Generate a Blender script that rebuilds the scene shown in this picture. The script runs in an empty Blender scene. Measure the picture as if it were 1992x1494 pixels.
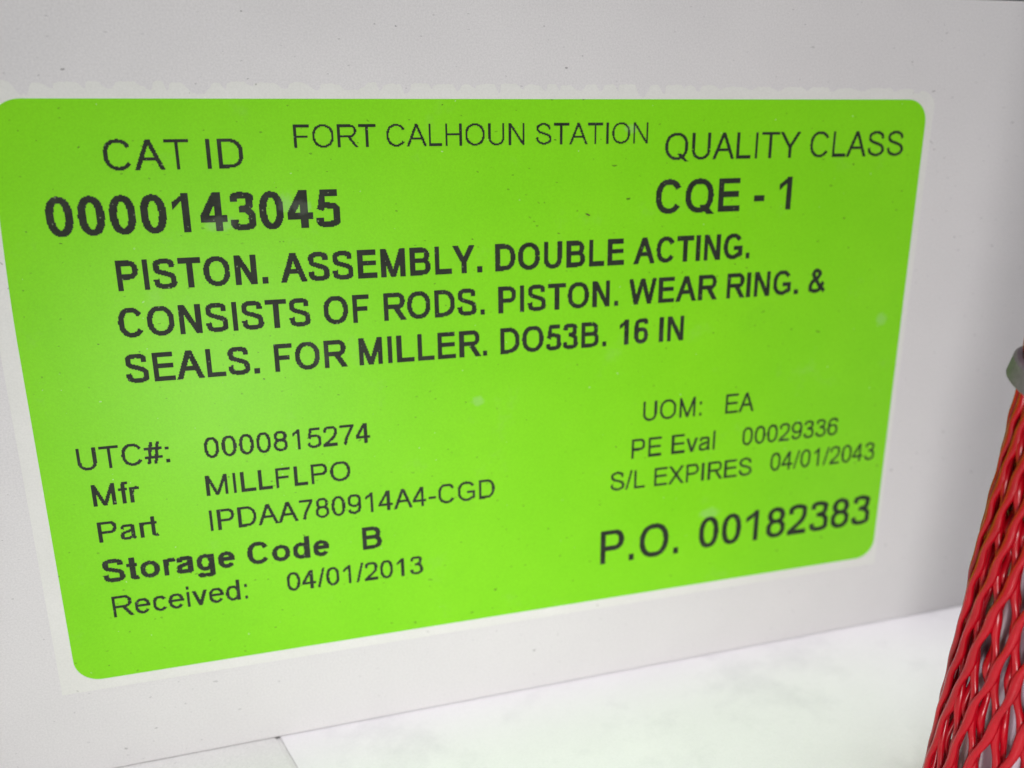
import bpy, bmesh, math, random
import numpy as np
from mathutils import Vector, Matrix

MM = 0.001
scene = bpy.context.scene
COL = scene.collection

# ------------------------------------------------------------------ camera
cam_data = bpy.data.cameras.new('camera')
cam = bpy.data.objects.new('camera', cam_data)
COL.objects.link(cam)
cam_data.sensor_fit = 'HORIZONTAL'
cam_data.sensor_width = 36.0
cam_data.lens = 30.346
cam_data.clip_start = 0.002
cam_data.clip_end = 20.0
cam.matrix_world = Matrix((
    (0.9619411719925204, 0.08453263280699422, -0.2598526806026329, -0.02643178),
    (-0.27315352548739263, 0.271347004663947, -0.9229073380213811, -0.08961546),
    (-0.007505540584420152, 0.9587622421907434, 0.2841102423530589, 0.02693665),
    (0, 0, 0, 1)))
cam_data.dof.use_dof = True
cam_data.dof.focus_distance = 0.086
cam_data.dof.aperture_fstop = 20.0
scene.camera = cam

# ------------------------------------------------------------------ light
world = bpy.data.worlds.new('World')
scene.world = world
world.use_nodes = True
world.node_tree.nodes['Background'].inputs['Color'].default_value = (0.93, 0.96, 1.0, 1)
world.node_tree.nodes['Background'].inputs['Strength'].default_value = 0.17


def area(name, loc, target, size, watts, color=(1, 1, 1), spread=180):
    l = bpy.data.lights.new(name, 'AREA')
    l.shape = 'DISK'
    l.size = size
    l.energy = watts
    l.color = color
    l.spread = math.radians(spread)
    o = bpy.data.objects.new(name, l)
    COL.objects.link(o)
    o.location = loc
    d = Vector(target) - Vector(loc)
    o.rotation_euler = d.to_track_quat('-Z', 'Y').to_euler()
    return o


area('overhead_lamp', (0.07, -0.055, 0.42), (0.02, -0.03, -0.04), 0.24, 1.5, (0.985, 0.985, 1.0))
area('front_lamp', (-0.041, -0.117, -0.025), (0.026, 0.0, -0.036), 0.024, 0.047, (1.0, 0.99, 0.98), 134)

scene.view_settings.view_transform = 'Standard'
scene.view_settings.look = 'None'
scene.view_settings.exposure = 0.06
scene.view_settings.gamma = 1.0
scene.view_settings.use_curve_mapping = False
scene.cycles.max_bounces = 8
scene.cycles.use_denoising = True


# ------------------------------------------------------------------ materials
class Mat:
    def __init__(self, name):
        self.m = bpy.data.materials.new(name)
        self.m.use_nodes = True
        self.t = self.m.node_tree
        self.b = self.t.nodes['Principled BSDF']

    def n(self, kind, **kw):
        nd = self.t.nodes.new(kind)
        for k, v in kw.items():
            setattr(nd, k, v)
        return nd

    def link(self, a, b):
        self.t.links.new(a, b)

    def coord(self):
        return self.n('ShaderNodeTexCoord').outputs['Object']

    def noise(self, scale, detail=3, rough=0.6, vec=None, dims='3D'):
        nd = self.n('ShaderNodeTexNoise')
        nd.inputs['Scale'].default_value = scale
        nd.inputs['Detail'].default_value = detail
        nd.inputs['Roughness'].default_value = rough
        self.link(vec or self.coord(), nd.inputs['Vector'])
        return nd.outputs['Fac']

    def ramp(self, fac, lo, hi, a=(0, 0, 0, 1), b=(1, 1, 1, 1)):
        r = self.n('ShaderNodeValToRGB')
        r.color_ramp.elements[0].position = lo
        r.color_ramp.elements[1].position = hi
        r.color_ramp.elements[0].color = a
        r.color_ramp.elements[1].color = b
        self.link(fac, r.inputs['Fac'])
        return r.outputs['Color']

    def math(self, op, a, b=None, c=None):
        nd = self.n('ShaderNodeMath', operation=op)
        for i, v in enumerate((a, b, c)):
            if v is None:
                continue
            if isinstance(v, (int, float)):
                nd.inputs[i].default_value = v
            else:
                self.link(v, nd.inputs[i])
        return nd.outputs[0]

    def mix(self, fac, a, b, mode='MIX'):
        nd = self.n('ShaderNodeMix', data_type='RGBA', blend_type=mode)
        for key, v in ((0, fac), (6, a), (7, b)):
            if isinstance(v, (int, float)):
                nd.inputs[key].default_value = v
            elif isinstance(v, tuple):
                nd.inputs[key].default_value = v
            else:
                self.link(v, nd.inputs[key])
        return nd.outputs[2]

    def specks(self, scale, radius, keep, stretch=None, seed=0.0):
        """small dirt dots: voronoi cells of which only a share keeps a dot"""
        sx = self.n('ShaderNodeSeparateXYZ')
        self.link(self.coord(), sx.inputs[0])
        cb = self.n('ShaderNodeCombineXYZ')
        self.link(sx.outputs[0], cb.inputs[0])
        self.link(self.math('ADD', sx.outputs[1], sx.outputs[2]), cb.inputs[1])
        mp = self.n('ShaderNodeMapping')
        self.link(cb.outputs[0], mp.inputs['Vector'])
        mp.inputs['Location'].default_value = (seed, seed * 1.7, seed * 0.6)
        if stretch:
            mp.inputs['Rotation'].default_value = (0, 0, stretch[1])
            mp.inputs['Scale'].default_value = (stretch[0], 1, 1)
        w = self.n('ShaderNodeTexNoise')
        w.inputs['Scale'].default_value = scale * 2.2
        self.link(mp.outputs[0], w.inputs['Vector'])
        add = self.n('ShaderNodeVectorMath', operation='MULTIPLY_ADD')
        self.link(w.outputs['Color'], add.inputs[0])
        k = 0.35 / scale
        add.inputs[1].default_value = (k, k, k)
        self.link(mp.outputs[0], add.inputs[2])
        v = self.n('ShaderNodeTexVoronoi', voronoi_dimensions='2D')
        v.inputs['Scale'].default_value = scale
        self.link(add.outputs[0], v.inputs['Vector'])
        sep = self.n('ShaderNodeSeparateColor')
        self.link(v.outputs['Color'], sep.inputs[0])
        rad = self.math('MULTIPLY', sep.outputs[1], radius)
        dot = self.math('LESS_THAN', v.outputs['Distance'], rad)
        on = self.math('LESS_THAN', sep.outputs[0], keep)
        return self.math('MULTIPLY', self.math('MULTIPLY', dot, on), self.math('MULTIPLY_ADD', sep.outputs[2], 0.6, 0.4))

    def rub(self, spots):
        """worn, dusty spots given as (x, z, half width, half height) in mm"""
        sx = self.n('ShaderNodeSeparateXYZ')
        self.link(self.coord(), sx.inputs[0])
        ns = self.noise(900, 4, 0.7)
        total = None
        for x, z, w, h in spots:
            u = self.math('DIVIDE', self.math('SUBTRACT', sx.outputs[0], x * MM), w * MM)
            v = self.math('DIVIDE', self.math('SUBTRACT', sx.outputs[2], z * MM), h * MM)
            d = self.math('ADD', self.math('MULTIPLY', u, u), self.math('MULTIPLY', v, v))
            d = self.math('ADD', d, self.math('MULTIPLY_ADD', ns, 3.0, -1.5))
            nd = self.n('ShaderNodeMapRange', interpolation_type='SMOOTHSTEP')
            self.link(d, nd.inputs[0])
            nd.inputs[1].default_value = 1.3
            nd.inputs[2].default_value = 0.1
            total = nd.outputs[0] if total is None else self.math('MAXIMUM', total, nd.outputs[0])
        return total

    def bump(self, h, strength, dist):
        nd = self.n('ShaderNodeBump')
        nd.inputs['Strength'].default_value = strength
        nd.inputs['Distance'].default_value = dist
        self.link(h, nd.inputs['Height'])
        self.link(nd.outputs[0], self.b.inputs['Normal'])

    def set(self, **kw):
        for k, v in kw.items():
            self.b.inputs[k.replace('_', ' ')].default_value = v
        return self


def grain(M, col, amount, scale=5200):
    """fine tooth of the surface"""
    g = M.noise(scale, 2, 0.7)
    f = M.ramp(g, 0.25, 0.75, (1 - amount,) * 3 + (1,), (1 + amount,) * 3 + (1,))
    return M.mix(1.0, col, f, 'MULTIPLY')


def make_board():
    M = Mat('painted_white_board')
    mott = M.ramp(M.noise(45, 4), 0.3, 0.7, (0.705, 0.690, 0.686, 1), (0.745, 0.728, 0.722, 1))
    c = grain(M, mott, 0.09)
    c = M.mix(M.math('MULTIPLY', M.ramp(M.noise(28, 6, 0.7), 0.55, 0.8), 0.10), c, (0.50, 0.49, 0.50, 1))
    c = M.mix(M.math('MULTIPLY', M.specks(330, 0.036, 0.34, (0.45, 0.6)), 0.65), c, (0.16, 0.15, 0.15, 1))
    c = M.mix(M.math('MULTIPLY', M.specks(900, 0.065, 0.34, (0.5, 0.9), 3.1), 0.45), c, (0.2, 0.19, 0.2, 1))
    M.link(c, M.b.inputs['Base Color'])
    M.bump(M.noise(3600, 2, 0.7), 0.12, 0.00006)
    return M.set(Roughness=0.5).m


def make_paper():
    M = Mat('cream_label_paper')
    c = grain(M, M.ramp(M.noise(160, 3), 0.3, 0.7, (0.752, 0.752, 0.708, 1), (0.785, 0.783, 0.745, 1)), 0.05)
    c = M.mix(M.math('MULTIPLY', M.specks(500, 0.07, 0.25), 0.5), c, (0.2, 0.2, 0.16, 1))
    M.link(c, M.b.inputs['Base Color'])
    return M.set(Roughness=0.55).m


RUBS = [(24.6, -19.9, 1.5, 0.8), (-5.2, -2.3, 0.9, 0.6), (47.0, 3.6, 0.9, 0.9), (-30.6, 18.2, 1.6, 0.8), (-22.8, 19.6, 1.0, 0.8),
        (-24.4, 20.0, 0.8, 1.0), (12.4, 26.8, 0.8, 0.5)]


def make_green():
    M = Mat('fluorescent_green_print')
    c = M.ramp(M.noise(70, 4), 0.3, 0.7, (0.222, 0.700, 0.008, 1), (0.248, 0.735, 0.011, 1))
    c = grain(M, c, 0.06, 6000)
    # rubbed and dusty patches
    r = M.math('MULTIPLY', M.ramp(M.noise(150, 5, 0.7), 0.60, 0.82), 0.20)
    c = M.mix(r, c, (0.36, 0.60, 0.22, 1))
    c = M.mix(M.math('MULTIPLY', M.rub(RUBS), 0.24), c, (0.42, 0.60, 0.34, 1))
    c = M.mix(M.math('MULTIPLY', M.ramp(M.noise(55, 6, 0.75), 0.60, 0.8), 0.14), c, (0.10, 0.36, 0.02, 1))
    c = M.mix(M.math('MULTIPLY', M.specks(380, 0.036, 0.34, (0.6, 0.5), 1.3), 0.85), c, (0.025, 0.05, 0.012, 1))
    c = M.mix(M.math('MULTIPLY', M.specks(900, 0.075, 0.22, (0.6, 1.1), 5.0), 0.5), c, (0.03, 0.10, 0.01, 1))
    c = M.mix(M.math('MULTIPLY', M.specks(600, 0.05, 0.10, None, 8.0), 0.5), c, (0.7, 0.85, 0.6, 1))
    M.link(c, M.b.inputs['Base Color'])
    M.bump(M.math('ADD', M.noise(2500, 2, 0.6), M.math('MULTIPLY', M.noise(75, 3, 0.5), 6.0)), 0.22, 0.00005)
    M.b.inputs['Specular IOR Level'].default_value = 0.22
    return M.set(Roughness=0.42).m


def make_ink():
    M = Mat('black_thermal_print')
    c = M.ramp(M.noise(500, 4, 0.7), 0.3, 0.75, (0.016, 0.019, 0.012, 1), (0.034, 0.040, 0.028, 1))
    c = M.mix(M.math('MULTIPLY', M.specks(1700, 0.16, 0.22, None, 2.0), 0.6), c, (0.30, 0.42, 0.20, 1))
    c = M.mix(M.math('MULTIPLY', M.ramp(M.noise(120, 4, 0.7), 0.58, 0.8), 0.45), c, (0.12, 0.14, 0.10, 1))
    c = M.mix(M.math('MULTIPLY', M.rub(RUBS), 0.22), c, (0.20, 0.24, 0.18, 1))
    M.link(c, M.b.inputs['Base Color'])
    M.b.inputs['Specular IOR Level'].default_value = 0.2
    return M.set(Roughness=0.6).m


def make_red():
    M = Mat('red_plastic')
    c = M.ramp(M.noise(260, 3), 0.3, 0.7, (0.38, 0.0012, 0.008, 1), (0.49, 0.002, 0.012, 1))
    M.link(c, M.b.inputs['Base Color'])
    M.bump(M.noise(1400, 3), 0.12, 0.0001)
    M.b.inputs['Specular IOR Level'].default_value = 0.33
    M.set(Roughness=0.25)
    M.b.inputs['Subsurface Weight'].default_value = 0.06
    M.b.inputs['Subsurface Radius'].default_value = (0.0016, 0.0003, 0.0003)
    M.b.inputs['Subsurface Scale'].default_value = 0.6
    return M.m


def make_steel():
    M = Mat('polished_steel')
    M.link(M.ramp(M.noise(90, 3), 0.3, 0.7, (0.46, 0.34, 0.41, 1), (0.55, 0.42, 0.49, 1)), M.b.inputs['Base Color'])
    return M.set(Metallic=0.7, Roughness=0.26).m


def make_ring():
    M = Mat('dull_grey_metal')
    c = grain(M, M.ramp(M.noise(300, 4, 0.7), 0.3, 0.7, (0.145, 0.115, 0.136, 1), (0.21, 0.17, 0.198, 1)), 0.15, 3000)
    M.link(c, M.b.inputs['Base Color'])
    M.bump(M.noise(1500, 3), 0.15, 0.0001)
    M.b.inputs['Specular IOR Level'].default_value = 0.15
    return M.set(Metallic=0.0, Roughness=0.55).m


def make_sheet():
    M = Mat('white_sheet')
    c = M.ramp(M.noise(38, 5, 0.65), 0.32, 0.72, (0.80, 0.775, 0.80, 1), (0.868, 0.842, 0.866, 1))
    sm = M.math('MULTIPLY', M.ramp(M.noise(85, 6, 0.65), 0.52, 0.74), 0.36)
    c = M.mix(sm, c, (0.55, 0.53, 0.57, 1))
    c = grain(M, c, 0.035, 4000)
    M.link(c, M.b.inputs['Base Color'])
    M.bump(M.noise(60, 4), 0.15, 0.0006)
    return M.set(Roughness=0.6).m


def make_fleck():
    M = Mat('brown_dirt')
    M.link(M.ramp(M.noise(2500, 3), 0.3, 0.7, (0.05, 0.022, 0.012, 1), (0.13, 0.06, 0.03, 1)), M.b.inputs['Base Color'])
    return M.set(Roughness=0.8).m


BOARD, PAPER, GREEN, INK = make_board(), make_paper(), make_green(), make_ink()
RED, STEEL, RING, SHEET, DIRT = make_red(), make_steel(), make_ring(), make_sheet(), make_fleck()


# ------------------------------------------------------------------ helpers
def link_mesh(name, me, mat, parent=None, smooth=False):
    o = bpy.data.objects.new(name, me)
    COL.objects.link(o)
    me.materials.append(mat)
    if smooth:
        for p in me.polygons:
            p.use_smooth = True
    if parent:
        o.parent = parent
    return o


def from_bm(name, bm, mat, parent=None, smooth=False):
    bmesh.ops.recalc_face_normals(bm, faces=bm.faces)
    me = bpy.data.meshes.new(name)
    bm.to_mesh(me)
    bm.free()
    return link_mesh(name, me, mat, parent, smooth)


def empty(name, loc=(0, 0, 0)):
    o = bpy.data.objects.new(name, None)
    o.empty_display_size = 0.01
    o.location = loc
    COL.objects.link(o)
    return o


def tag(o, label=None, cat=None, group=None, kind=None):
    for k, v in (('label', label), ('category', cat), ('group', group), ('kind', kind)):
        if v:
            o[k] = v
    return o


def box_bm(x0, x1, y0, y1, z0, z1, bevel=0.0, seg=3):
    bm = bmesh.new()
    bmesh.ops.create_cube(bm, size=1)
    for v in bm.verts:
        v.co = Vector(((x0 + x1) / 2 + v.co.x * (x1 - x0), (y0 + y1) / 2 + v.co.y * (y1 - y0), (z0 + z1) / 2 + v.co.z * (z1 - z0))) * MM
    if bevel:
        bmesh.ops.bevel(bm, geom=list(bm.edges), offset=bevel * MM, segments=seg, profile=0.5, affect='EDGES')
    return bm


def rounded_outline(x0, x1, z0, z1, r, n=10):
    pts = []
    for cx, cz, a0 in ((x1 - r, z1 - r, 0), (x0 + r, z1 - r, 90), (x0 + r, z0 + r, 180), (x1 - r, z0 + r, 270)):
        for i in range(n + 1):
            a = math.radians(a0 + 90 * i / n)
            pts.append((cx + r * math.cos(a), cz + r * math.sin(a)))
    return pts


def slab_from_outline(name, pts, y_front, y_back, mat, parent=None):
    """a thin sheet standing in the xz plane with the given outline and thickness"""
    bm = bmesh.new()
    f = [bm.verts.new((x * MM, y_front * MM, z * MM)) for x, z in pts]
    b = [bm.verts.new((x * MM, y_back * MM, z * MM)) for x, z in pts]
    n = len(pts)
    bm.faces.new(f)
    bm.faces.new(b[::-1])
    for i in range(n):
        j = (i + 1) % n
        bm.faces.new((f[i], b[i], b[j], f[j]))
    bmesh.ops.triangulate(bm, faces=[fc for fc in bm.faces if len(fc.verts) > 4])
    return from_bm(name, bm, mat, parent)


# ------------------------------------------------------------------ setting
TABLE_Z = -41.27         # the sheets on it are 0.2 mm thick
TILT = 0.0085           # the label sits half a degree askew on the box


def tilt_x(o):
    o.rotation_euler = (0, -TILT, 0)
    return o


table = from_bm('tabletop', box_bm(-700, 900, -500, 700, -61, TABLE_Z), BOARD)
tilt_x(tag(table, kind='structure'))

def ground_sheet(name, x_edge, x_far, mat, lean):
    """a flat sheet in front of the box; its long edge runs away from the box at x_edge"""
    bm = bmesh.new()
    z0, z1 = TABLE_Z + 0.02, TABLE_Z + 0.22
    q = [(x_edge - lean * 20, 20), (x_far, 20), (x_far, -240), (x_edge + lean * 240, -240)]
    lo = [bm.verts.new((x * MM, y * MM, z0 * MM)) for x, y in q]
    hi = [bm.verts.new((x * MM, y * MM, z1 * MM)) for x, y in q]
    bm.faces.new(lo[::-1])
    bm.faces.new(hi)
    for i in range(4):
        j = (i + 1) % 4
        bm.faces.new((lo[i], lo[j], hi[j], hi[i]))
    bmesh.ops.bevel(bm, geom=list(bm.edges), offset=0.09 * MM, segments=3, profile=0.5, affect='EDGES')
    return from_bm(name, bm, mat)


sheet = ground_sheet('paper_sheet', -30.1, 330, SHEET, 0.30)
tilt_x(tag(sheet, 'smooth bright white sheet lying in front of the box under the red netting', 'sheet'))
panel = ground_sheet('white_board', -30.65, -330, BOARD, 0.30)
tilt_x(tag(panel, 'greyish white board meeting the bright sheet at a narrow seam', 'board'))

# ------------------------------------------------------------------ white box
white_box = empty('white_box', (0, 0, TABLE_Z * MM))
tag(white_box, 'plain white speckled box that carries the green label', 'box')
b = from_bm('box_body', box_bm(-140, 210, 0, 150, 0.24, 40.35 - TABLE_Z, 0.18), BOARD, white_box)
lid = from_bm('lid', box_bm(-140.4, 210.4, -0.1, 150.4, 40.75 - TABLE_Z, 56 - TABLE_Z, 0.4), BOARD, white_box)
tilt_x(white_box)

# ------------------------------------------------------------------ label
label = empty('storage_label', (0, 0, 0))
tag(label, 'bright green printed stock label with cream torn top edge stuck on the white box', 'label')

rng = random.Random(11)
top = []                                   # torn perforation along the top, left to right
x = -51.6
while x < 48.6:
    fine = x < 22
    tooth = rng.uniform(0.9, 2.2) if fine else rng.uniform(1.6, 3.6)
    gap = rng.choice((0.4, 0.5, 0.7, 0.9, 1.4)) if fine else rng.uniform(0.8, 2.2)
    z = 31.25 + rng.uniform(-0.08, 0.08) - max(0.0, x - 15) * 0.010
    dep = (rng.uniform(0.35, 0.75) if rng.random() < 0.85 else rng.uniform(0.7, 0.95)) * (1 if fine else 0.7)
    k = max(3, int(tooth / 0.2))
    for i in range(k):
        t = i / k
        top.append((x + tooth * t, z + rng.uniform(-0.07, 0.07) - 0.16 * max(0, t - 0.75) * 4 * rng.random() - 0.14 * max(0, 0.2 - t) * 5))
    x += tooth
    k = max(3, int(gap / 0.13))
    skew = rng.uniform(0.08, 0.85)
    if fine and rng.random() < 0.18:
        dep *= 1.35
        gap *= 1.7
    for i in range(k):
        t = (i + 0.5) / k
        d = min(1, t / skew * 0.9 + 0.25) if t < skew else min(1, (1 - t) / (1 - skew) * rng.uniform(1.2, 2.2) + 0.3)
        top.append((x + gap * t, z - dep * d + rng.uniform(-0.06, 0.06)))
    x += gap
top = [t for t in top if t[0] < 48.9] + [(49.3, 30.75), (49.9, 30.55), (50.4, 30.2), (50.8, 29.8), (51.0, 29.2)]
bm = bmesh.new()
Y0, Y1 = -0.045, -0.004
cols = []
for i, (x, z) in enumerate(top):
    xb = x if x < 50.3 else 50.3 + (x - 50.3) * 0.3
    zb = -31.05 + rng.uniform(-0.03, 0.03) + (0.25 if i == len(top) - 1 else 0)
    cols.append([bm.verts.new((px * MM, y * MM, pz * MM)) for px, y, pz in ((xb, Y0, zb), (x, Y0, z), (x, Y1, z), (xb, Y1, zb))])
for a, b in zip(cols, cols[1:]):
    for i in range(4):
        j = (i + 1) % 4
        bm.faces.new((a[i], b[i], b[j], a[j]))
bm.faces.new(cols[0])
bm.faces.new(cols[-1][::-1])
from_bm('paper_backing', bm, PAPER, label)

Y_GREEN = -0.060
go = rounded_outline(-50, 50, -29.8, 29.8, 2.6)
# the left cut bows inwards a little towards the top
left_side = [(-50, z) for z in np.linspace(26, -26, 24)]
go = go[:22] + left_side + go[22:]
go = [(x + (0.95 * max(0.0, (z - 8) / 22) ** 1.6 if x < -45 else 0.0), z) for x, z in go]
green = slab_from_outline('green_panel', go, Y_GREEN, -0.047, GREEN, label)

# ------------------------------------------------------------------ printed lettering
ADV_R = dict(zip('ABCDEFGHIJKLMNOPQRSTUVWXYZ', (667, 667, 722, 722, 667, 611, 778, 722, 278, 500, 667, 556, 833, 722, 778, 667, 778, 722, 667, 611, 722, 667, 944, 667, 667, 611)))
ADV_R.update({d: 556 for d in '0123456789#'})
ADV_R.update({' ': 278, '.': 278, ',': 278, ':': 278, '/': 278, '-': 333, '&': 667,
              'a': 556, 'b': 556, 'c': 500, 'd': 556, 'e': 556, 'f': 278, 'g': 556, 'h': 556, 'i': 222, 'l': 222,
              'o': 556, 'r': 333, 't': 278, 'v': 500})
ADV_B = dict(ADV_R)
ADV_B.update({'A': 722, 'B': 722, 'J': 556, 'K': 722, 'L': 611, '&': 722, 'b': 611, 'c': 556, 'd': 611, 'f': 333, 'g': 611,
              'h': 611, 'i': 278, 'l': 278, 'o': 611, 'r': 389, 't': 333, 'v': 556, ':': 333})
CAP = 716.0
XH = 519.0
PITCH = 0.095            # printer dot pitch in mm


class Pen:
    """draws one character as filled quads in 1/1000 em; s = stem, h = horizontal bar thickness"""
    def __init__(self, s, h):
        self.s, self.h, self.q = s, h, []

    def poly(self, *p):
        self.q.append(np.array(p, float))

    def rect(self, x0, y0, x1, y1):
        self.poly((x0, y0), (x1, y0), (x1, y1), (x0, y1))

    def leg(self, xa, ya, xb, yb, w):
        """slanted stroke cut horizontally, w wide across; xa and xb are centres"""
        self.poly((xa - w / 2, ya), (xa + w / 2, ya), (xb + w / 2, yb), (xb - w / 2, yb))

    def path(self, p, k=1.0):
        p = np.array(p, float)
        d = np.gradient(p, axis=0)
        L = np.hypot(d[:, 0], d[:, 1])
        n = np.stack([-d[:, 1] / L, d[:, 0] / L], 1)
        t = 0.5 * k * np.sqrt((n[:, 0] * self.s) ** 2 + (n[:, 1] * self.h) ** 2)
        a, b = p + n * t[:, None], p - n * t[:, None]
        for i in range(len(p) - 1):
            self.q.append(np.array((a[i], b[i], b[i + 1], a[i + 1])))

    def curve(self, pts, k=1.0, n=9):
        P = [np.array(q, float) for q in pts]
        P = [2 * P[0] - P[1]] + P + [2 * P[-1] - P[-2]]
        out = []
        for i in range(1, len(P) - 2):
            p0, p1, p2, p3 = P[i - 1:i + 3]
            for j in range(n):
                t = j / n
                out.append(0.5 * (2 * p1 + (p2 - p0) * t + (2 * p0 - 5 * p1 + 4 * p2 - p3) * t * t + (3 * p1 - p0 - 3 * p2 + p3) * t ** 3))
        out.append(P[-2])
        self.path(out, k)

    def arc(self, x0, x1, y0, y1, a0=0, a1=360, e=2.25, k=1.0):
        """superellipse arc whose OUTER edge fills the box"""
        cx, cy = (x0 + x1) / 2, (y0 + y1) / 2
        rx, ry = (x1 - x0 - self.s * k) / 2, (y1 - y0 - self.h * k) / 2
        pts = []
        m = max(10, int(abs(a1 - a0) / 8))
        for i in range(m + 1):
            a = math.radians(a0 + (a1 - a0) * i / m)
            c, si = math.cos(a), math.sin(a)
            pts.append((cx + rx * math.copysign(abs(c) ** (2 / e), c), cy + ry * math.copysign(abs(si) ** (2 / e), si)))
        self.path(pts, k)

    def bowl(self, xs, x1, y0, y1, e=2.2):
        """bar, half round on the right, bar back; outer edge between y0 and y1"""
        xm = x1 - min((y1 - y0) * 0.52, (x1 - xs) * 0.62)
        self.rect(xs, y1 - self.h, xm + 1, y1)
        self.rect(xs, y0, xm + 1, y0 + self.h)
        self.arc(2 * xm - x1, x1, y0, y1, -90, 90, e)

    def turn(self, start, cx, cy):
        for i in range(start, len(self.q)):
            self.q[i] = np.array((2 * cx, 2 * cy)) - self.q[i]


def draw(ch, s, h, x0, x1):
    p = Pen(s, h)
    W, H, X, o = x1 - x0, CAP, XH, 11
    cx = (x0 + x1) / 2
    fx = lambda t: x0 + W * t
    hs = s / 2
    if ch in 'Il':
        p.rect(x0, 0, x1, H)
    elif ch == 'i':
        p.rect(x0, 0, x1, X)
        p.rect(x0, H - 102, x1, H)
    elif ch in 'EF':
        p.rect(x0, 0, x0 + s, H)
        p.rect(x0, H - h, x1 - (W * 0.02 if ch == 'E' else 0), H)
        m = 372 if ch == 'E' else 350
        p.rect(x0, m - h / 2, fx(0.945 if ch == 'E' else 0.88), m + h / 2)
        if ch == 'E':
            p.rect(x0, 0, x1, h)
    elif ch == 'L':
        p.rect(x0, 0, x0 + s, H)
        p.rect(x0, 0, x1, h)
    elif ch == 'H':
        p.rect(x0, 0, x0 + s, H)
        p.rect(x1 - s, 0, x1, H)
        p.rect(x0, 380 - h / 2, x1, 380 + h / 2)
    elif ch == 'T':
        p.rect(x0, H - h, x1, H)
        p.rect(cx - hs, 0, cx + hs, H)
    elif ch in 'AVv':
        w = s * 1.10
        t, bt = (H, 0) if ch == 'A' else (0, H if ch == 'V' else X)
        p.leg(x0 + w / 2, bt, cx, t, w)
        p.leg(x1 - w / 2, bt, cx, t, w)
        if ch == 'A':
            p.rect(fx(0.24), 205, fx(0.76), 205 + h)
    elif ch == 'W':
        w = s * 1.02
        p.leg(x0 + w / 2, H, fx(0.26), 0, w)
        p.leg(cx, H, fx(0.26), 0, w)
        p.leg(cx, H, fx(0.74), 0, w)
        p.leg(x1 - w / 2, H, fx(0.74), 0, w)
    elif ch == 'M':
        p.rect(x0, 0, x0 + s, H)
        p.rect(x1 - s, 0, x1, H)
        w = s * 1.05
        p.leg(x0 + w / 2, H, cx, 0, w)
        p.leg(x1 - w / 2, H, cx, 0, w)
    elif ch == 'N':
        p.rect(x0, 0, x0 + s, H)
        p.rect(x1 - s, 0, x1, H)
        w = s * 1.12
        p.leg(x0 + w / 2, H, x1 - w / 2, 0, w)
    elif ch == 'X':
        w = s * 1.22
        p.leg(x0 + w / 2, 0, x1 - w / 2, H, w)
        p.leg(x1 - w / 2, 0, x0 + w / 2, H, w)
    elif ch == 'Y':
        w = s * 1.16
        p.rect(cx - hs, 0, cx + hs, 320)
        p.leg(cx, 285, x0 + w / 2, H, w)
        p.leg(cx, 285, x1 - w / 2, H, w)
    elif ch == 'C':
        p.arc(x0, x1 + W * 0.02, -o, H + o, 30, 326)
    elif ch == 'G':
        p.arc(x0, x1, -o, H + o, 33, 318)
        p.curve([(fx(0.80), 60 + h * 0.25), (x1 - hs, 118 + h * 0.1)], 1.0)
        p.rect(x1 - s * 0.96, 92, x1, 372)
        p.rect(cx + W * 0.04, 372 - h, x1, 372)
    elif ch in 'OQ':
        p.arc(x0, x1, -o, H + o)
        if ch == 'Q':
            p.leg(fx(0.62), 165, fx(0.93), -52, s * 1.35)
    elif ch in 'DPRB':
        p.rect(x0, 0, x0 + s, H)
        if ch == 'D':
            xm = x0 + W * 0.42
            p.rect(x0, H - h, xm + 1, H)
            p.rect(x0, 0, xm + 1, h)
            p.arc(2 * xm - x1, x1, 0, H, -90, 90, 2.3)
        elif ch == 'P':
            p.bowl(x0, x1, 332 - h / 2 - 10, H)
        elif ch == 'R':
            p.bowl(x0, fx(0.95), 356 - h / 2 - 10, H)
            p.leg(fx(0.52), 345, x1 - s * 0.62, 0, s * 1.24)
        else:
            p.bowl(x0, fx(0.95), 376 - h / 2, H)
            p.bowl(x0, x1, 0, 376 + h / 2)
    elif ch == 'S':
        p.curve([(x1 - hs - W * 0.04, H * 0.71), (fx(0.80), H * 0.875), (fx(0.49), H - h / 2 + o), (fx(0.20), H * 0.90 - h * 0.15), (x0 + hs + W * 0.03, H * 0.745),
                 (fx(0.22), H * 0.60), (fx(0.52), H * 0.515), (fx(0.82), H * 0.415), (x1 - hs, H * 0.265), (fx(0.84), H * 0.10 + h * 0.1), (fx(0.51), h / 2 - o),
                 (fx(0.19), H * 0.115 + h * 0.05), (x0 + hs, H * 0.32)])
    elif ch == 'U':
        p.rect(x0, 270, x0 + s, H)
        p.rect(x1 - s, 270, x1, H)
        p.arc(x0, x1, -o, 560 - o, 180, 360, 2.3)
    elif ch == '&':
        p.curve([(x1 - s * 0.25, 36), (fx(0.66), H * 0.27), (fx(0.34), H * 0.64), (fx(0.25) + s * 0.05, H * 0.80), (fx(0.42), H - h / 2 + o), (fx(0.62), H * 0.81),
                 (fx(0.52), H * 0.64), (fx(0.22), H * 0.44), (x0 + hs, H * 0.22), (fx(0.16), H * 0.09 + h * 0.15), (fx(0.37), h / 2 - o), (fx(0.62), H * 0.12), (fx(0.86), H * 0.42)], 0.95)
    elif ch == '#':
        w = s * 0.95
        p.leg(fx(0.20), -10, fx(0.42), H + 10, w)
        p.leg(fx(0.58), -10, fx(0.80), H + 10, w)
        p.rect(x0, 205 - h * 0.45, x1, 205 + h * 0.45)
        p.rect(x0, 505 - h * 0.45, x1, 505 + h * 0.45)
    elif ch == '-':
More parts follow.
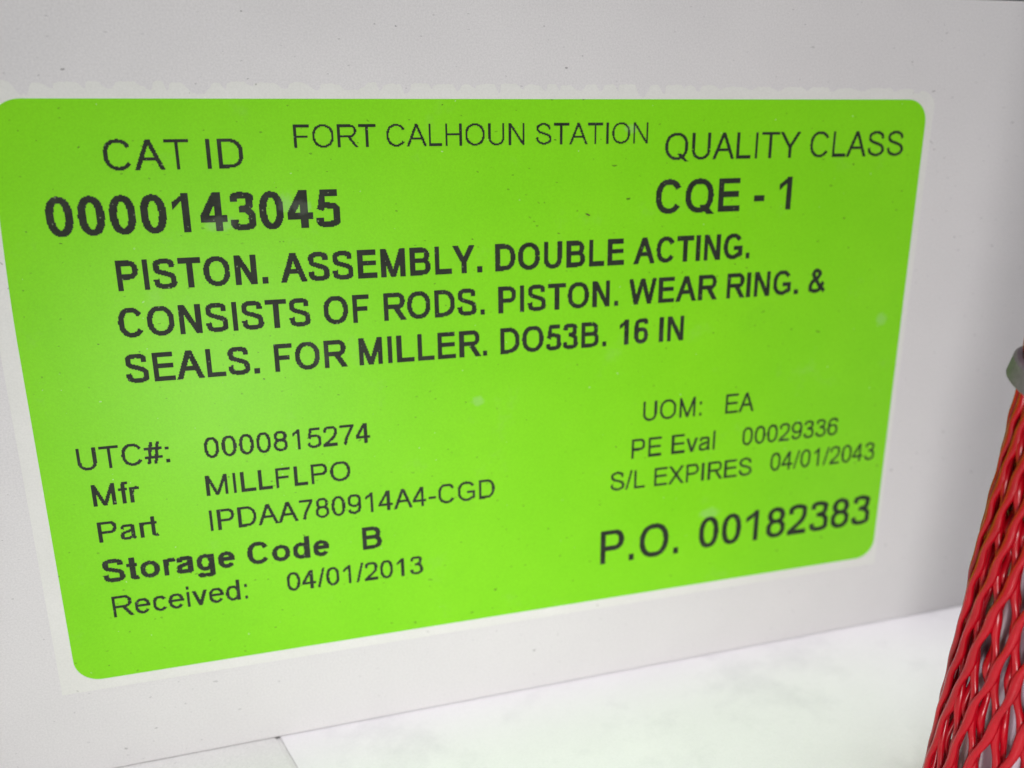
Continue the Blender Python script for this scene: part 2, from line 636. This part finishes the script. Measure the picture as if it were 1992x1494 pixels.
        p.rect(x0, 262 - h * 0.56, x1, 262 + h * 0.56)
    elif ch == '/':
        p.leg(x0 + s * 0.42, -10, x1 - s * 0.42, H + 10, s * 0.84)
    elif ch == '.':
        p.rect(x0, 0, x1, (x1 - x0) * 1.02)
    elif ch == ':':
        d = (x1 - x0) * 1.02
        p.rect(x0, 0, x1, d)
        p.rect(x0, X - d, x1, X)
    elif ch == '0':
        p.arc(x0, x1, -o, H, e=2.3)
    elif ch == '1':
        p.rect(x1 - s, 0, x1, H)
        p.poly((x1 - s * 0.62, H), (x0, H * 0.785), (x0, H * 0.785 - h * 1.15), (x1 - s, H * 0.80))
        p.poly((x1 - s * 0.62, H), (x1 - s, H * 0.80), (x1, H * 0.80), (x1, H))
    elif ch == '2':
        p.curve([(x0 + hs + W * 0.02, H * 0.69), (fx(0.18), H * 0.87), (fx(0.50), H - h / 2), (fx(0.85) - s * 0.1, H * 0.87), (x1 - hs - W * 0.01, H * 0.70), (fx(0.80), H * 0.50),
                 (fx(0.50), H * 0.30), (fx(0.22), H * 0.145), (fx(0.10) + hs * 0.3, h * 0.6)])
        p.rect(x0, 0, x1, h)
    elif ch == '3':
        p.curve([(x0 + hs + W * 0.02, H * 0.745), (fx(0.20), H * 0.89), (fx(0.48), H - h / 2), (fx(0.80), H * 0.875), (x1 - hs - W * 0.07, H * 0.75), (fx(0.74), H * 0.60), (fx(0.40), H * 0.545)])
        p.curve([(fx(0.36), H * 0.545), (fx(0.62), H * 0.53), (fx(0.86) - s * 0.1, H * 0.43), (x1 - hs, H * 0.29), (fx(0.84), H * 0.10 + h * 0.1), (fx(0.48), h / 2 - o), (fx(0.17), H * 0.105 + h * 0.05), (x0 + hs, H * 0.265)])
    elif ch == '4':
        sr = fx(0.80)
        p.rect(sr - s, 0, sr, H)
        p.rect(x0, 168, x1, 168 + h)
        w = s * 1.12
        p.leg(x0 + w / 2, 168 + h - 4, sr - w / 2, H, w)
    elif ch == '5':
        p.rect(fx(0.20), H - h, fx(0.94), H)
        p.poly((fx(0.20), H), (fx(0.05), H * 0.475), (fx(0.05) + s * 0.95, H * 0.475 + 10), (fx(0.20) + s * 0.80, H))
        p.curve([(fx(0.05) + s * 0.40, H * 0.46), (fx(0.25), H * 0.575), (fx(0.52), H * 0.655 - h / 2 + 4), (fx(0.84) - s * 0.08, H * 0.53), (x1 - hs, H * 0.33), (fx(0.83), H * 0.115 + h * 0.05), (fx(0.47), h / 2 - o),
                 (fx(0.17), H * 0.10 + h * 0.05), (x0 + hs, H * 0.255)])
    elif ch in '69':
        k0 = len(p.q)
        p.arc(x0, x1, -o, H * 0.648)
        p.curve([(x0 + hs, H * 0.30), (x0 + hs + W * 0.01, H * 0.55), (fx(0.16) + s * 0.08, H * 0.82), (fx(0.38), H * 0.95 - h * 0.25), (fx(0.56), H - h / 2), (fx(0.82), H * 0.895), (x1 - hs - W * 0.02, H * 0.755)])
        if ch == '9':
            p.turn(k0, cx, (H - o) / 2 + 4)
    elif ch == '7':
        p.rect(x0, H - h, x1, H)
        p.curve([(x1 - hs * 0.9, H - h * 0.8), (fx(0.68), H * 0.60), (fx(0.44), H * 0.28), (fx(0.33), 0)], 1.0)
    elif ch == '8':
        p.arc(fx(0.05), fx(0.95), H * 0.525 - h / 2, H, e=2.15)
        p.arc(x0, x1, -o, H * 0.535 + h / 2, e=2.2)
    elif ch == 'a':
        p.curve([(x0 + hs + W * 0.03, X * 0.70), (fx(0.20), X * 0.88), (fx(0.48), X - h / 2 + o), (fx(0.78), X * 0.89 - h * 0.05), (fx(0.91) - hs, X * 0.66), (fx(0.91) - hs, 150), (fx(0.93) - hs, 70), (x1 - hs, 0)])
        p.curve([(fx(0.90) - hs, X * 0.60), (fx(0.52), X * 0.53), (fx(0.18), X * 0.42), (x0 + hs, X * 0.26), (fx(0.14), X * 0.09 + h * 0.15), (fx(0.38), h / 2 - o), (fx(0.68), X * 0.12), (fx(0.90) - hs, X * 0.32)], 0.97)
    elif ch == 'c':
        p.arc(x0, x1 + W * 0.02, -o, X + o, 34, 322)
    elif ch in 'dg':
        p.arc(x0, x1 - s * 0.10, -o, X + o)
        if ch == 'd':
            p.rect(x1 - s, 0, x1, H)
        else:
            p.rect(x1 - s, -60, x1, X)
            p.curve([(x1 - hs, -40), (fx(0.86) - s * 0.1, -160 + h * 0.1), (fx(0.47), -210 + h / 2), (fx(0.20), -175 + h * 0.1), (x0 + hs, -75)])
    elif ch == 'e':
        p.arc(x0, x1, -o, X + o, 0, 325)
        p.rect(x0 + s * 0.5, X * 0.44, x1 - s * 0.03, X * 0.44 + h)
    elif ch == 'o':
        p.arc(x0, x1, -o, X + o)
    elif ch == 'f':
        sx = fx(0.30)
        p.rect(sx, 0, sx + s, 560)
        p.curve([(sx + hs, 550), (sx + hs + 4, 640), (fx(0.62), H - h / 2 + 8), (x1, H - h / 2)])
        p.rect(x0, X - h, fx(0.86), X)
    elif ch == 'r':
        p.rect(x0, 0, x0 + s, X)
        p.curve([(x0 + hs, X * 0.60), (fx(0.36), X * 0.87), (fx(0.66), X - h / 2 + o), (x1, X * 0.92)])
    elif ch == 't':
        sx = fx(0.27)
        p.rect(sx, 120, sx + s, 690)
        p.curve([(sx + hs, 150), (sx + hs + 6, 70), (fx(0.72), h / 2 - 6), (x1, h / 2)])
        p.rect(x0, X - h, fx(0.97), X)
    return p.q


def text_cells(text, x0, x1, z, cap, bold, stem, slope=0.0):
    """dots of a thermal printer: rows of runs covering the characters; returns quads (xa, xb, za, zb)"""
    adv = ADV_B if bold else ADV_R
    box = INKBOX_B if bold else INKBOX
    total = sum(adv[c] for c in text)
    lsb = box[text[0]][0]
    rsb = adv[text[-1]] - box[text[-1]][1]
    sx = (x1 - x0) / (total - lsb - rsb)          # mm per 1/1000 em across
    sz = cap / CAP                                # mm per 1/1000 em up
    bar = stem * (0.83 if bold else 0.88)
    out = []
    pen = -lsb
    for ch in text:
        if ch != ' ':
            i0, i1 = box[ch]
            if ch in 'Ili':
                m = (i0 + i1) / 2
                i0, i1 = m - stem / 2, m + stem / 2
            elif ch in '.:':
                m = (i0 + i1) / 2
                d = max(stem * 0.98, 92)
                i0, i1 = m - d / 2, m + d / 2
            quads = [np.stack([x0 + (pen + q[:, 0]) * sx, q[:, 1] * sz], 1) for q in draw(ch, stem, bar, i0, i1)]
            allp = np.concatenate(quads)
            lo, hi = allp.min(0) - PITCH, allp.max(0) + PITCH
            gx = np.arange(math.floor(lo[0] / PITCH), math.ceil(hi[0] / PITCH) + 1) * PITCH
            gy = np.arange(math.floor(lo[1] / PITCH), math.ceil(hi[1] / PITCH) + 1) * PITCH
            GX, GY = np.meshgrid(gx, gy)
            on = np.zeros(GX.shape, bool)
            for q in quads:
                for t in ((0, 1, 2), (0, 2, 3)):
                    A, B, C = q[t[0]], q[t[1]], q[t[2]]
                    d1 = (GX - B[0]) * (A[1] - B[1]) - (A[0] - B[0]) * (GY - B[1])
                    d2 = (GX - C[0]) * (B[1] - C[1]) - (B[0] - C[0]) * (GY - C[1])
                    d3 = (GX - A[0]) * (C[1] - A[1]) - (C[0] - A[0]) * (GY - A[1])
                    on |= ~(((d1 < 0) | (d2 < 0) | (d3 < 0)) & ((d1 > 0) | (d2 > 0) | (d3 > 0)))
            for r in range(on.shape[0]):
                row = on[r]
                c = 0
                while c < len(row):
                    if row[c]:
                        st = c
                        while c < len(row) and row[c]:
                            c += 1
                        xa, xb = gx[st] - PITCH / 2, gx[c - 1] + PITCH / 2
                        out.append((xa, xb, z + gy[r] - PITCH / 2 + slope * (xa - x0), z + gy[r] + PITCH / 2 + slope * (xa - x0)))
                    else:
                        c += 1
        pen += adv[ch]
    return out


# ink extents inside the advance where the default margins do not hold (1/1000 em)
INKBOX = {'I': (93, 186), 'i': (66, 156), 'l': (64, 155), '.': (91, 187), ':': (91, 187), '/': (0, 278), '1': (109, 375), 'A': (-1, 668),
          'V': (5, 662), 'T': (23, 590), 'Y': (3, 663), 'O': (48, 728), 'Q': (42, 735), 'C': (50, 681), 'G': (53, 716), 'D': (77, 670),
          'E': (79, 622), 'F': (82, 560), 'L': (73, 524), 'P': (77, 625), 'R': (79, 715), 'S': (45, 620), 'U': (79, 644), 'M': (75, 757),
          'N': (76, 644), 'H': (80, 642), 'X': (4, 662), 'B': (73, 622), '#': (10, 545), '-': (32, 302), '&': (45, 640),
          '0': (42, 514), '2': (30, 506), '3': (42, 514), '4': (13, 510), '5': (42, 518), '6': (38, 514), '7': (47, 511), '8': (41, 513), '9': (42, 516),
          'a': (36, 518), 'c': (39, 492), 'd': (34, 492), 'e': (37, 517), 'f': (9, 310), 'g': (33, 490), 'o': (33, 521), 'r': (65, 345), 't': (18, 271), 'v': (11, 490)}
INKBOX_B = {'I': (68, 211), 'i': (72, 208), 'l': (72, 208), '.': (72, 208), ':': (98, 236), '/': (0, 280), '1': (78, 393), 'A': (0, 718),
            'V': (0, 665), 'T': (22, 590), 'Y': (-1, 667), 'O': (43, 733), 'Q': (43, 737), 'C': (47, 675), 'G': (47, 715), 'D': (72, 685),
            'E': (73, 620), 'F': (73, 565), 'L': (73, 580), 'P': (73, 622), 'R': (73, 735), 'S': (36, 617), 'U': (72, 648), 'M': (71, 762),
            'N': (74, 646), 'B': (73, 672), '-': (40, 294), '&': (40, 700), 'W': (2, 940),
            '0': (40, 512), '2': (25, 505), '3': (37, 515), '4': (19, 534), '5': (44, 522), '6': (37, 517), '8': (35, 518),
            'a': (36, 530), 'd': (40, 545), 'e': (34, 523), 'g': (40, 540), 'o': (40, 573), 'r': (65, 400), 't': (16, 318)}

Y_INK = Y_GREEN - 0.02


def printed(text, x0, x1, z, cap, bold=False, weight=95, slope=0.0, label_text=None):
    qs = text_cells(text, x0, x1, z, cap, bold, weight, slope)
    verts, faces = [], []
    for a, b, c, d in qs:
        k = len(verts)
        verts += [(a * MM, Y_INK * MM, c * MM), (b * MM, Y_INK * MM, c * MM), (b * MM, Y_INK * MM, d * MM), (a * MM, Y_INK * MM, d * MM)]
        faces.append((k, k + 1, k + 2, k + 3))
    me = bpy.data.meshes.new('printed_line')
    me.from_pydata(verts, [], faces)
    me.update()
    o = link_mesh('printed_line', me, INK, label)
    if label_text:
        o['label'] = label_text
    return o


LINES = [
    ('CAT ID', -40.25, -27.84, 23.48, 2.72, False, 96, 0, 'thin heading at the top left'),
    ('0000143045', -45.85, -19.05, 17.58, 3.62, True, 143, 0, 'large bold number under the left heading'),
    ('FORT CALHOUN STATION', -23.0, 14.3, 25.3, 2.1, False, 78, 0, 'thin wide line at the top centre'),
    ('QUALITY CLASS', 16.4, 47.25, 23.5, 2.78, False, 88, 0, 'thin heading at the top right'),
    ('CQE - 1', 15.5, 32.65, 17.68, 3.66, True, 138, 0, 'large bold code under the right heading'),
    ('PISTON. ASSEMBLY. DOUBLE ACTING.', -40.55, 27.7, 12.2, 2.86, True, 148, 0, 'bold first line of the part description'),
    ('CONSISTS OF RODS. PISTON. WEAR RING. &', -40.95, 38.4, 7.58, 2.88, True, 140, 0, 'bold second line of the part description'),
    ('SEALS. FOR MILLER. DO53B. 16 IN', -40.9, 19.7, 2.95, 2.9, True, 140, 0, 'bold third line of the part description'),
    ('UTC#:', -46.5, -37.9, -5.73, 2.30, False, 104, -0.002, None),
    ('0000815274', -34.45, -17.35, -5.76, 2.26, False, 104, -0.004, None),
    ('Mfr', -45.65, -41.2, -9.74, 2.31, False, 112, 0, None),
    ('MILLFLPO', -34.7, -19.7, -9.95, 2.24, False, 104, 0, None),
    ('Part', -45.6, -39.9, -13.80, 2.28, False, 108, 0, None),
    ('IPDAA780914A4-CGD', -34.75, -3.4, -14.0, 2.34, False, 100, -0.005, None),
    ('Storage Code', -45.8, -22.55, -18.45, 2.58, True, 148, -0.010, 'bold line near the lower left'),
    ('B', -18.9, -16.7, -18.6, 2.66, True, 150, 0, 'bold single letter'),
    ('Received:', -45.4, -31.65, -22.60, 2.42, False, 104, 0, None),
    ('04/01/2013', -27.45, -12.15, -22.45, 2.26, False, 104, -0.010, None),
    ('UOM:', 14.95, 22.65, -6.68, 2.39, False, 96, 0, None),
    ('EA', 25.9, 29.8, -6.78, 2.38, False, 96, 0, None),
    ('PE Eval', 13.6, 24.75, -11.3, 2.43, False, 98, 0, None),
    ('00029336', 28.5, 42.25, -11.25, 2.34, False, 94, 0, None),
    ('S/L EXPIRES', 11.0, 30.15, -15.2, 2.36, False, 98, -0.009, None),
    ('04/01/2043', 32.8, 48.3, -15.2, 2.42, False, 94, -0.009, None),
    ('P.O.', 9.9, 20.5, -24.87, 4.46, True, 124, 0, 'large bold initials at the lower right'),
    ('00182383', 23.3, 48.7, -24.68, 4.22, True, 120, 0.002, 'large bold number at the lower right'),
]
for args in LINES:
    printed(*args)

# ------------------------------------------------------------------ dirt fleck on the label
bm = bmesh.new()
bmesh.ops.create_icosphere(bm, subdivisions=2, radius=1)
fr = random.Random(4)
for v in bm.verts:
    v.co = Vector((v.co.x * 0.26 + v.co.z * -0.05, v.co.y * 0.06, v.co.z * 0.10 - v.co.x * 0.10)) * (MM * fr.uniform(0.85, 1.15))
fleck = from_bm('dirt_fleck', bm, DIRT)
fleck.location = (7.5 * MM, (Y_GREEN - 0.04) * MM, 17.85 * MM)
tag(fleck, 'tiny brown dirt fleck stuck on the green label', 'fleck')

# ------------------------------------------------------------------ rod in red netting
BASE = Vector((40.0, -34.8, TABLE_Z + 0.24))
AX = Vector((0, 0, 1))
LEN = 96.0
H_RING = 5.0 - BASE.z


def lathe(profile, seg=96):
    bm = bmesh.new()
    rings = []
    for r, h in profile:
        rings.append([bm.verts.new((r * math.cos(2 * math.pi * i / seg) * MM, r * math.sin(2 * math.pi * i / seg) * MM, h * MM)) for i in range(seg)])
    for a, b in zip(rings, rings[1:]):
        for i in range(seg):
            j = (i + 1) % seg
            bm.faces.new((a[i], a[j], b[j], b[i]))
    return bm


def net_radius(h):
    """the sleeve is gathered by the ring and flares towards the table"""
    t = min(max((H_RING - h) / H_RING, 0.0), 1.0)
    return 4.35 + 3.1 * t ** 0.9


rod = empty('piston_rod', BASE * MM)
tag(rod, 'polished steel rod standing upright inside the red netting', 'rod')
prof = [(0.001, 0), (net_radius(0) - 2.0, 0)]
prof += [(net_radius(h) - 1.5, h) for h in np.linspace(0.5, LEN - 0.5, 60)]
prof += [(0.001, LEN)]
from_bm('shaft', lathe(prof), STEEL, rod, True)

N = 19
H_END = LEN - 14
K_ANG = math.tan(math.radians(12))
# angle turned by a strand up to each height, so that it keeps its slant while the sleeve narrows
HS = np.linspace(0.3, H_END, 420)
TH = np.concatenate([[0], np.cumsum(np.diff(HS) * K_ANG / np.array([net_radius(h) for h in HS[1:]]))])


def strand(phase, hand, r_off, thick, name, parent, seed, wavy=1.0):
    """one slanted plastic strand, wavy where it is welded to the strands that cross it"""
    r = random.Random(seed)
    bm = bmesh.new()
    sides = 10
    prev = None
    j0 = r.uniform(0, 6.28)
    phase += r.uniform(-0.035, 0.035)
    thick *= r.uniform(0.9, 1.08)
    for h, th0 in zip(HS, TH):
        psi = 2 * N * th0 + 0.1 * N
        th = phase + hand * (th0 - wavy * 0.24 / N * math.sin(psi)) + 0.022 * math.sin(h * 0.21 + j0) + 0.012 * math.sin(h * 0.55 + 2 * j0)
        R = net_radius(h) + r_off * (0.75 - 0.25 * math.cos(psi)) + 0.06 * math.sin(h * 0.33 + j0 * 3)
        slope = hand * K_ANG * (1 - 0.48 * wavy * math.cos(psi))
        er = Vector((math.cos(th), math.sin(th), 0))
        et = Vector((-math.sin(th), math.cos(th), 0))
        tan = (et * slope + Vector((0, 0, 1))).normalized()
        side = er.cross(tan).normalized()
        wv = thick * (1 + 0.18 * math.cos(psi) + 0.06 * math.sin(h * 0.9 + j0))
        c = er * R + Vector((0, 0, h))
        ring = [bm.verts.new((c + er * (0.82 * wv * math.sin(2 * math.pi * i / sides)) + side * (wv * math.cos(2 * math.pi * i / sides))) * MM) for i in range(sides)]
        if prev:
            for i in range(sides):
                j = (i + 1) % sides
                bm.faces.new((prev[i], prev[j], ring[j], ring[i]))
        else:
            bm.faces.new(ring)
        prev = ring
    bm.faces.new(prev[::-1])
    return from_bm(name, bm, RED, parent, True)


net = empty('mesh_sleeve', BASE * MM)
tag(net, 'red plastic netting sleeve pulled over the steel rod', 'netting')
for i in range(N):
    strand(2 * math.pi * i / N + 0.1, 1, 0.38, 0.42, 'outer_strand', net, i)
for i in range(N):
    strand(2 * math.pi * i / N, -1, -0.20, 0.41, 'inner_strand', net, 100 + i)
for i in range(N):
    strand(2 * math.pi * (i + 0.5) / N, -0.45, -0.95, 0.36, 'back_strand', net, 200 + i, 0.3)

# ------------------------------------------------------------------ grey ring round the netting
ring_o = empty('ring_clamp', (BASE + AX * (H_RING + 0.5)) * MM)
ring_o.rotation_euler = (math.radians(15), math.radians(3), 0)
tag(ring_o, 'dull grey metal ring gathering the red netting', 'ring')
ro, ri, hh = 5.95, 5.15, 1.0
bm = lathe([(ri, -hh), (ro - 0.15, -hh), (ro, -hh + 0.15), (ro, hh - 0.2), (ro - 0.2, hh), (ri + 0.12, hh), (ri, hh - 0.12), (ri, -hh)])
bmesh.ops.remove_doubles(bm, verts=bm.verts, dist=1e-7)
bmesh.ops.recalc_face_normals(bm, faces=bm.faces)
for e in bm.edges:
    e.smooth = not (len(e.link_faces) == 2 and e.calc_face_angle(0) > 0.35)
from_bm('ring_band', bm, RING, ring_o, True)
